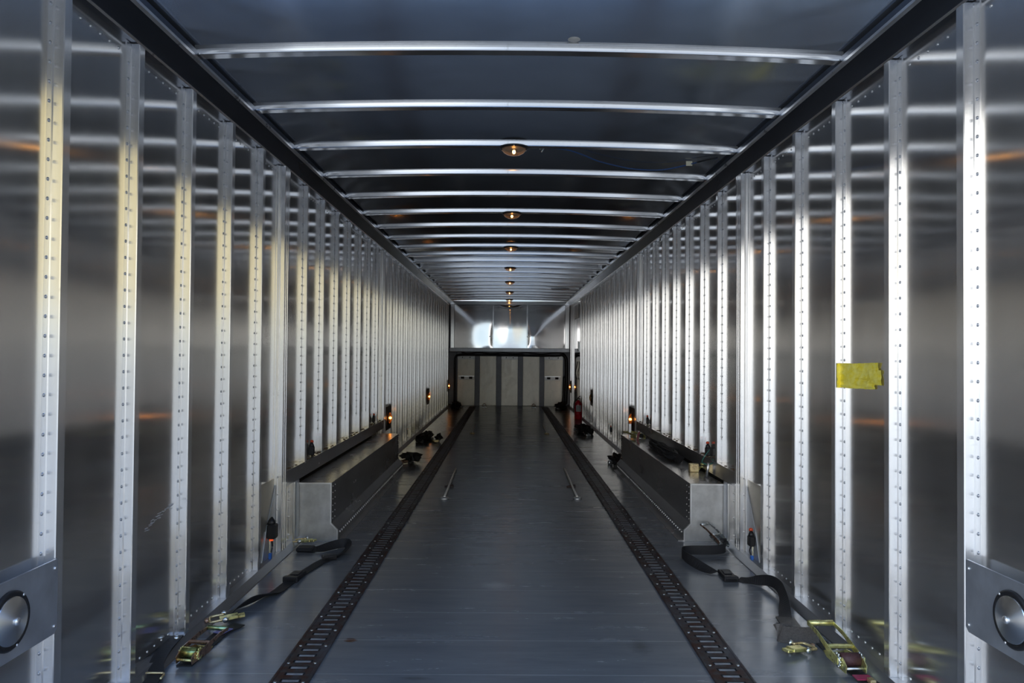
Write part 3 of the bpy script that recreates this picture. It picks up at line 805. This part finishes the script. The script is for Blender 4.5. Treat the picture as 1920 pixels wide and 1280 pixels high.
# fire extinguisher
o = empty('fire_extinguisher', (1.183, 12.46, 0), 'red fire extinguisher standing on the floor by the side door', 'fire extinguisher')
b = MB(); b.lathe([(.058, 0), (.062, .006), (.062, .245), (.056, .275), (.036, .296), (.022, .302), (.020, .316)], (0, 0, 0), (0, 0, 1), 28); b.build('cylinder', M['red'], o)
b = MB()
for i in range(9):
    a0 = -PI / 2 - .75 + i * 1.5 / 9; a1 = a0 + 1.5 / 9; r = .0628
    b.add([(r * math.cos(a), r * math.sin(a), z) for a, z in ((a0, .13), (a1, .13), (a1, .235), (a0, .235))], [(0, 1, 2, 3)])
lb = b.build('label', M['white'], o)
b = MB()
for z, w in ((.218, .5), (.203, .35), (.186, .55), (.170, .45), (.152, .5)):
    for i in range(5):
        a0 = -PI / 2 - w + i * 2 * w / 5; a1 = a0 + 2 * w / 5; r = .0632
        b.add([(r * math.cos(a), r * math.sin(a), zz) for a, zz in ((a0, z - .004), (a1, z - .004), (a1, z + .003), (a0, z + .003))], [(0, 1, 2, 3)])
b.build('print', M['grey'], lb)
b = MB(); b.lathe([(.018, .312), (.020, .325), (.016, .345), (.001, .347)], (0, 0, 0), (0, 0, 1), 14); b.build('valve', M['zinc'], o)
b = MB(); b.tube([(-.01, .02, .345), (0, 0, .358), (.012, -.04, .375), (.02, -.075, .385)], .007, 8); b.tube([(-.005, .01, .338), (.01, -.04, .345), (.018, -.075, .34)], .006, 8); b.build('handle', M['black'], o)
b = MB(); b.tube([(-.015, 0, .33), (-.055, -.01, .32), (-.074, -.01, .25), (-.074, -.01, .12)], .007, 8); b.build('hose', M['black'], o)

# ------------------------------------------------------------------ straps and hardware
X_, Y_, Z_ = (1, 0, 0), (0, 1, 0), (0, 0, 1)
def buckle(name, parent, c, rot, l=.12, w=.068, h=.020, off=(0, 0, 0)):
    b = MB()
    b.box(-w / 2, w / 2, -l / 2, l / 2, 0, h, b=.004)
    b.box(-w / 2 - .004, w / 2 + .004, -l / 2, -l / 2 + .03, 0, h + .006, b=.003)
    b.box(-w * .3, w * .3, -l * .1, l * .35, h, h + .004, b=.002)
    ob = b.build(name, M['black'], parent)
    ob.location = Vector(c) - Vector(parent.location); ob.rotation_euler = rot; return ob
def fitting(loc, rotz, lab, mat='brass', lift=.0, tilt=0):
    """spring E-fitting: yoke, tongue and ball"""
    o = empty('strap_fitting', loc, lab, 'fitting', 'strap end fittings', (tilt, 0, rotz))
    b = MB(); b.tube([(-.030, .0, .018), (-.032, .045, .018), (-.018, .056, .018), (.018, .056, .018), (.032, .045, .018), (.030, 0, .018)], .005, 8); b.build('yoke', M[mat], o)
    b = MB(); b.box(-.020, .020, -.050, .020, .006, .018, b=.002); b.box(-.016, .016, -.075, -.050, .004, .014, b=.002); b.build('tongue', M['gold' if mat == 'brass' else mat], o)
    for s in (-1, 1):
        b = MB(); b.lathe([(.004, 0), (.011, .003), (.011, .009), (.004, .012), (.001, .012)], (s * .034, 0, .018), (s, 0, 0), 12); b.build('pin_head', M['zinc'], o)
    b = MB(); b.lathe([(.003, -.0105), (.008, -.007), (.010, 0), (.008, .007), (.003, .0105)], (0, .066, .018), X_, 12); b.build('swivel', M['bronze'], o)
    return o
def ratchet(loc, rotz, lab, drum='reddish', metal1='gold', metal2='zinc', openang=.22, grip=None):
    """ratchet buckle: y axis points from drum to handle grip"""
    o = empty('ratchet_buckle', loc, lab, 'ratchet', 'ratchet buckles', (0, 0, rotz))
    w = .040
    for s in (-1, 1):
        b = MB(); b.prism([(-.055, .004), (.10, .004), (.13, .018), (.10, .034), (.02, .046), (-.03, .052), (-.06, .034)], *sorted((s * (w - .003), s * w)), 'x'); b.build('side_plate', M[metal1], o)
        b = MB()
        for t in range(10):
            a = 2 * PI * t / 10
            b.cyl((s * (w + .001), .023 * math.cos(a), .034 + .023 * math.sin(a)), (s * (w + .007), .023 * math.cos(a), .034 + .023 * math.sin(a)), .0055, 6)
        b.cyl((s * (w + .001), 0, .034), (s * (w + .009), 0, .034), .021, 20); b.build('gear', M[metal2], o)
        b = MB(); b.prism([(-.018, .022), (-.018, .048), (.03, .056), (.16, .052 + .16 * openang), (.245, .040 + .245 * openang), (.245, .026 + .245 * openang), (.15, .036 + .14 * openang), (.04, .030)], *sorted((s * (w + .010), s * (w + .0135))), 'x'); b.build('handle_arm', M['bronze' if s < 0 and metal1 != 'gold' else metal1], o)
    b = MB(); b.lathe([(.026, -w + .004), (.026, w - .004)], (0, 0, .034), X_, 24); b.build('webbing_roll', M[drum], o)
    b = MB(); b.cyl((-w - .012, .243, .033 + .243 * openang), (w + .012, .243, .033 + .243 * openang), .0115, 14); b.build('handle_grip', M[grip or metal1], o)
    b = MB(); b.box(-w - .010, w + .010, .062, .072, .050, .064, b=.003); b.cyl((-w - .010, .085, .055), (w + .010, .085, .055), .006, 10); b.build('pawl', M[metal1], o)
    b = MB(); b.cyl((-w, .118, .018), (w, .118, .018), .006, 10); b.cyl((-w, -.045, .018), (w, -.045, .018), .006, 10); b.build('cross_bolt', M[metal2], o)
    return o
FL = .0022
# right long strap
o = empty('ratchet_strap', (1.1, 3.6, 0), 'long black strap zigzagging on the right floor from box to ratchet', 'strap', 'long floor straps')
E_ = .026
b = MB(); b.ribbon([(1.200, 4.105, .040), (1.195, 4.085, .034), (1.165, 4.066, .028), (1.10, 4.055, E_), (.99, 4.050, E_), (.945, 4.02, E_), (.937, 3.95, E_), (.955, 3.86, .022), (.99, 3.77, .013), (1.03, 3.70, .008)],
                   [(.3, .3, 1), (.1, .2, 1), (0, 0, 1), Z_, Z_, Z_, Z_, (.35, .25, 1), (.8, .5, .6), (1, .75, .1)]); b.build('webbing', M['web'], o, 'p')
b = MB(); b.ribbon([(1.12, 3.60, .006), (1.15, 3.575, .010), (1.195, 3.53, .024), (1.225, 3.46, .040), (1.228, 3.37, .044), (1.208, 3.27, .038), (1.178, 3.17, .024), (1.155, 3.10, .012), (1.140, 3.05, .012)],
                   [(.8, .8, .2), (.7, .8, .3), (.4, .5, .8), (.25, .1, 1), (.35, 0, 1), (.5, 0, .9), (.9, .1, .5), (1, .1, .2), (1, .1, .1)]); b.build('webbing', M['web'], o, 'p')
buckle('cam_buckle', o, (1.078, 3.645, 0), (0, 0, -.88 + PI / 2 + PI / 2 - 2.3), .15, .062)
b = MB(); b.ribbon([(1.140, 3.06, .012), (1.130, 3.0, .016), (1.122, 2.94, .018), (1.118, 2.92, .016)], [X_, X_, X_, X_], .072, .006); b.build('pad_sleeve', M['black'], o, 'p')
b = MB(); b.ribbon([(1.118, 2.915, .012), (1.06, 2.885, .014), (1.043, 2.865, .020), (1.07, 2.845, .022), (1.13, 2.84, .022), (1.180, 2.84, .022)], [(0, .4, 1), (0, .8, .7), (0, .9, .5), (0, .9, .6), (0, .8, .6), (0, .8, .6)], .07, .003); b.build('folded_end', M['webbrown'], o, 'p')
ratchet((1.180, 2.575, .009), .03, 'gold ratchet buckle with wine-red webbing roll on the right floor').scale = (.90, .90, .90)
o = empty('strap_tail', (1.2, 2.5, 0), 'black strap tail with wine-red tag below the gold ratchet, right floor', 'strap')
b = MB(); b.ribbon([(1.19, 2.84, .003), (1.19, 2.75, .0035), (1.193, 2.66, .0035), (1.197, 2.53, .004), (1.203, 2.46, .010), (1.215, 2.40, .006), (1.22, 2.25, .006)], [X_] * 7, .05); b.build('webbing', M['web'], o, 'p')
b = MB(); b.box(1.160, 1.215, 2.470, 2.508, .014, .017); b.build('tag', M['pink'], o, 'p')
b = MB(); b.box(1.188, 1.206, 2.435, 2.465, .013, .028, b=.002); b.build('clasp', M['brass'], o, 'p')
fitting((1.070, 2.730, .004), 2.05 + PI, 'gold strap fitting lying in front of the folded strap, right floor', tilt=-.12)
q = ratchet((1.200, 4.185, .024), 0, 'dull grey ratchet buckle leaning on the end of the right wheel box', 'web', 'zinc', 'zinc', .05)
q.scale = (.62, .62, .62); q.rotation_euler = (.42, 0, .50)

# left long strap
o = empty('ratchet_strap', (-1.0, 3.6, 0), 'long black strap lying along the left floor from box to fitting', 'strap', 'long floor straps')
b = MB(); b.ribbon([(-1.12, 4.10, .006), (-1.06, 4.07, .012), (-1.0, 4.08, .016), (-.94, 4.14, .022), (-.885, 4.16, .026), (-.862, 4.09, .022), (-.875, 4.0, .014), (-.915, 3.93, .008), (-.95, 3.85, .006), (-.975, 3.74, .004), (-1.0, 3.62, .005)],
                   [(-.3, 1, .2), (-.2, 1, .2), (-.3, .8, .5), (-.3, .6, .8), (.3, .5, .8), (.8, 0, .6), (.8, -.2, .4), (.9, -.5, .1), (1, -.3, 0), (1, -.2, 0), (1, -.2, 0)]); b.build('webbing', M['web'], o, 'p')
b = MB(); b.ribbon([(-1.008, 3.56, .005), (-1.02, 3.45, .004), (-1.03, 3.36, .006), (-1.05, 3.28, .016), (-1.082, 3.20, .024), (-1.115, 3.12, .020), (-1.13, 3.05, .016)],
                   [(1, -.1, 0), (1, -.1, 0), (1, -.2, .1), (.8, -.3, .5), (.6, -.3, .8), (.8, -.3, .6), (1, -.3, .3)], .052); b.build('webbing', M['web'], o, 'p')
buckle('cam_buckle', o, (-1.006, 3.585, 0), (0, 0, -.1), .13, .064)
buckle('cam_buckle', o, (-.925, 3.915, .004), (0, 0, .5), .06, .062)
b = MB(); b.box(-1.135, -1.045, 4.05, 4.12, .002, .024, b=.006); b.build('folded_end', M['web'], o, 'p')
fitting((-1.135, 4.205, .012), 1.3, 'copper-coloured strap fitting on the floor before the left wheel box', tilt=-.15)
fitting((-1.112, 2.985, .012), -1.15 + PI, 'gold strap fitting at the end of the black strap, left floor', tilt=-.1)
ratchet((-1.092, 2.615, .009), -.14, 'green-gold ratchet buckle on the left floor by the wall foot', 'greenroll', 'bronze', 'gold', .12, 'greenzinc').scale = (.74, .74, .74)
o = empty('strap_tail', (-1.12, 2.8, 0), 'black strap tail with violet label under the left ratchet', 'strap')
b = MB(); b.ribbon([(-1.10, 2.58, .003), (-1.098, 2.70, .0035), (-1.092, 2.79, .0035), (-1.085, 2.88, .006), (-1.050, 2.97, .006)], [X_, X_, (1, -.2, 0), (1, -.3, 0), (1, -.3, 0)], .055); b.build('webbing', M['web'], o, 'p')
b = MB(); b.ribbon([(-1.092, 2.86, .0105), (-1.083, 2.89, .0105), (-1.074, 2.915, .0105)], [(1, -.3, 0)] * 3, .046, .002); b.build('label_patch', M['violet'], o, 'p')
o = empty('flat_hook_strap', (-1.16, 2.6, 0), 'short black strap with wire end at the left wall foot', 'strap')
b = MB(); b.ribbon([(-1.206, 2.765, .036), (-1.204, 2.72, .034), (-1.198, 2.64, .031), (-1.176, 2.54, .024), (-1.148, 2.48, .018), (-1.140, 2.42, .014)], [(1, -.05, .05), (1, .1, 0), (1, .15, -.1), (1, .1, 0), (1, 0, 0), (1, 0, 0)], .048, .004); b.build('webbing', M['web'], o, 'p')
b = MB(); b.tube([(-1.176, 2.475, .022), (-1.174, 2.47, .026), (-1.148, 2.468, .027), (-1.118, 2.470, .024), (-1.116, 2.44, .020)], .0035, 8); b.build('wire_end', M['brass'], o, 'p')
b = MB(); b.lathe([(.010, 0), (.008, .006), (.001, .008)], (-1.196, 2.74, .038), (.2, -.5, .8), 10); b.build('snap', M['zinc'], o, 'p')

# heaps of strap: one long tangled strap each
def tangle(name, lab, cx, cy, rx, ry, h, seed, n=18, z0=0.0, bits=2, mat='gold', w=.048):
    r = random.Random(seed)
    o = empty(name, (cx, cy, z0), lab, 'strap', 'tangled straps')
    pts = []; ws = []
    for i in range(n):
        a = i * 2.399 + r.uniform(-.5, .5); q = r.uniform(.35, 1)
        pts.append((cx + rx * q * math.cos(a), cy + ry * q * math.sin(a), z0 + .026 + h * r.uniform(0, 1) * (1 - q * .5)))
        ws.append((r.uniform(-.9, .9), r.uniform(-.9, .9), r.uniform(.1, 1)))
    b = MB(); b.ribbon(pts, ws, w, .004, sub=7); b.build('webbing', M['web'], o, 'p')
    for i in range(bits):
        a = r.uniform(0, 6.3); c = Vector((rx * .75 * math.cos(a), ry * .75 * math.sin(a), .004))
        b = MB(); b.box(-.03, .03, -.05, .05, 0, .03, b=.006); b.cyl((-.04, .02, .02), (.04, .02, .02), .010, 10); b.box(-.022, .022, -.09, -.05, .008, .02, b=.003)
        q = b.build('buckle', M[mat if i % 2 == 0 else 'zinc'], o); q.location = c; q.rotation_euler = (r.uniform(-.3, .3), 0, r.uniform(0, 6))
    return o
tangle('tangled_strap', 'round black strap coil at the front end of the left wheel box', -.95, 7.40, .11, .20, .075, 3, 22, bits=1, mat='bronze')
tangle('tangled_strap', 'wide tangle of black straps against the left wall beyond the wheel box', -1.035, 9.35, .10, .50, .055, 5, 30, bits=1)
tangle('tangled_strap', 'black strap bundle beside the left track, shiny buckle on it', -.842, 9.20, .045, .30, .055, 15, 16, bits=1, mat='brass')
tangle('tangled_strap', 'black strap heap at the front end of the right wheel box', 1.10, 7.42, .085, .30, .075, 9, 22, bits=2, mat='zinc')
tangle('tangled_strap', 'wide tangle of black straps on the right floor before the extinguisher', 1.06, 10.3, .12, .55, .08, 11, 32, mat='zinc')
tangle('tangled_strap', 'black cable heap in the left front corner', -1.00, 14.70, .13, .35, .13, 21, 32, mat='zinc')
tangle('tangled_strap', 'black cable heap in the right front corner', 1.05, 14.68, .13, .35, .15, 23, 32, mat='zinc')
tangle('tangled_strap', 'tangled dark straps lying on top of the right wheel box', 1.175, 5.60, .045, .60, .03, 31, 30, z0=.334, bits=0)
# hardware on the right wheel box
def loose_ratchet(loc, rot, lab, m1, m2): 
    q = ratchet(loc, rot, lab, 'web', m1, m2, .1); q.scale = (.8, .8, .8); return q
loose_ratchet((1.165, 6.58, .336), .4, 'green-gold ratchet on the front half of the right wheel box', 'gold', 'zinc')
o = empty('strap_fitting', (1.205, 4.80, .333), 'copper strap fitting on top of the right wheel box', 'fitting', 'strap end fittings')
b = MB(); b.box(-.035, .025, -.02, .02, 0, .052, b=.003); b.build('block', M['brass'], o)
b = MB(); b.tube([(.025, 0, .012), (.05, .02, .03), (.08, .0, .02), (.07, -.02, .045), (.04, 0, .05)], .007, 8); b.build('yoke', M['gold'], o)
b = MB(); b.lathe([(.003, -.02), (.012, -.012), (.014, 0), (.012, .012), (.003, .02)], (.085, .02, .022), Y_, 12); b.build('swivel', M['zinc'], o)
b = MB(); b.tube([(1.12, 6.44, .340), (1.12, 6.40, .40), (1.13, 6.37, .42), (1.11, 6.33, .38), (1.10, 6.28, .345), (1.10, 6.22, .339)], .005, 6)
tag(b.build('pink_cord', simple('pink_cord', (.40, .12, .14), .6), None, (1.16, 6.4, .34)), 'thin pink cord trailing over the right wheel box edge', 'cord', None, 'thing')
o = empty('post_stub', (1.100, 6.70, .333), 'small pale upright stub at the front end of the right wheel box', 'stub')
b = MB(); b.box(-.012, .012, -.012, .012, 0, .13, b=.002); b.build('upright', M['edge'], o)
# drain tube and connectors on the walls
o = empty('drain_tube', (1.236, 4.62, .333), 'small clear tube with green wires hanging from the right ledge', 'tube')
b = MB(); b.cyl((0, 0, .0), (.004, -.02, .085), .009, 12); b.build('tube', M['edge'], o)
b = MB(); b.tube([(.01, -.03, .17), (-.02, -.03, .13), (-.035, -.02, .09), (.004, -.02, .075), (.025, -.05, .095), (.02, -.06, .115)], .003, 6); b.build('wire', M['green'], o)
def connector(lab, x, sx, y, z, tail, body='black', s=1.0, ember=False):
    o = empty('wire_connector', (x, y, z), lab, 'connector', 'wire connectors on the walls')
    b = MB(); b.box(*sorted((sx * .003, sx * .034 * s)), -.026 * s, .016 * s, -.028 * s, .026 * s, b=.006); b.box(*sorted((sx * .006, sx * .026 * s)), .010 * s, .034 * s, -.034 * s, .004, b=.004)
    b.lathe([(.017 * s, 0), (.013 * s, .016 * s), (.003, .030 * s)], (sx * .018, -.006, .022 * s), (0, .25, 1), 10); b.build('plug', M[body], o)
    b = MB(); b.lathe([(.011 * s, 0), (.010 * s, .012), (.002, .016)], (sx * .018, .0, .048 * s), (0, .3, 1), 10) if not ember else b.lathe([(.010, -.028), (.012, 0), (.004, .026)], (sx * .020, -.008, -.022), (0, .1, 1), 10)
    b.build('cap', M['ember'] if ember else M['redbit'], o)
    b = MB(); b.tube([(sx * .012, -.01, -.03 * s), (sx * .016, -.02, -.03 * s - tail * .4), (sx * .010, .0, -.03 * s - tail * .8), (sx * .012, .01, -.03 * s - tail)], .004, 6); b.build('wire', M['cream'], o)
    b = MB(); b.tube([(sx * .014, .008, -.03 * s), (sx * .018, .018, -.03 * s - tail * .5), (sx * .012, .0, -.03 * s - tail)], .004, 6); b.build('wire', M['cable'], o)
    if tail > .05:
        b = MB(); b.box(*sorted((sx * .006, sx * .020)), -.012, .010, -.03 * s - tail - .02, -.03 * s - tail + .012, b=.003); b.build('joint', M['bluebit'], o)
connector('black wire connector with glowing red part at the foot of the left wall', XL + .009, 1, 3.83, .17, .085, s=1.35, ember=True)
connector('black wire connector with red cap and blue joint at the foot of the right wall', XR - .009, -1, 3.875, .125, .06)
connector('dark wire connector on the ledge between posts, left wall', XL, 1, 4.63, .475, .03, body='cable')
connector('dark wire connector on the ledge between posts, right wall', XR, -1, 4.75, .470, .03)
connector('small dark connector at the front end of the left ledge', XL, 1, 6.77, .475, .03, body='cable', s=.85)
connector('small dark connector at the front end of the right ledge', XR, -1, 6.80, .475, .03, s=.85)
connector('small dark connector low on the left wall near the tangled straps', XL, 1, 9.0, .12, .03, body='cable', s=.85)
connector('small dark connector low on the right wall near the tangled straps', XR, -1, 9.2, .15, .03, body='cable', s=.85)

# yellow tape over the post and sheet on the right wall
o = empty('yellow_tape', (1.285, 2.72, 1.01), 'patch of crumpled yellow tape stuck across a right wall post', 'tape')
def tape(za, zb, y_far, y_near, dx, parent, nm, seed):
    r = random.Random(seed); b = MB(); n = 14; m = 6; vs = []
    for j in range(m + 1):
        for i in range(n + 1):
            u = i / n; v = j / m
            yy = y_far + (y_near - y_far) * u + (r.uniform(-.004, .004) if i in (0, n) else 0)
            if u < .25: x = 1.2645 + .020 * (u / .25)       # on the web face, running out to the sheet
            else: x = 1.2845 + .0075 * min(1, (u - .25) / .5)
            z = za + (zb - za) * v + .012 * (u - .5) * (1 if za > 1 else .5) + r.uniform(-.0012, .0012)
            vs.append((x - dx + r.uniform(-.0012, .0012) - .004 * math.sin(9 * u) * math.sin(5 * v) ** 2, yy if u >= .25 else y_far - .012 - .002 * dx * 100 + (u / .25) * .008, z))
    fs = [(j * (n + 1) + i, j * (n + 1) + i + 1, (j + 1) * (n + 1) + i + 1, (j + 1) * (n + 1) + i) for j in range(m) for i in range(n)]
    b.add(vs, fs, 0, False); return b.build(nm, M['tape'], parent, 'p')
tape(1.000, 1.055, 2.868, 2.590, .0030, o, 'tape_strip', 1)
tape(.978, 1.030, 2.868, 2.570, .0016, o, 'tape_strip', 2)
tape(.962, .990, 2.868, 2.615, .0022, o, 'tape_strip', 3)
# pale scuff on the left sheet
b = MB(); r = random.Random(4)
for i in range(46):
    t = r.random(); y = 2.535 + .21 * t; z = .468 + .052 * t ** .8 + r.gauss(0, .006)
    b.box(XL + .0002, XL + .0006, y, y + r.uniform(.008, .03), z, z + .0012)
b.build('scuff', M['scuff'], wl)
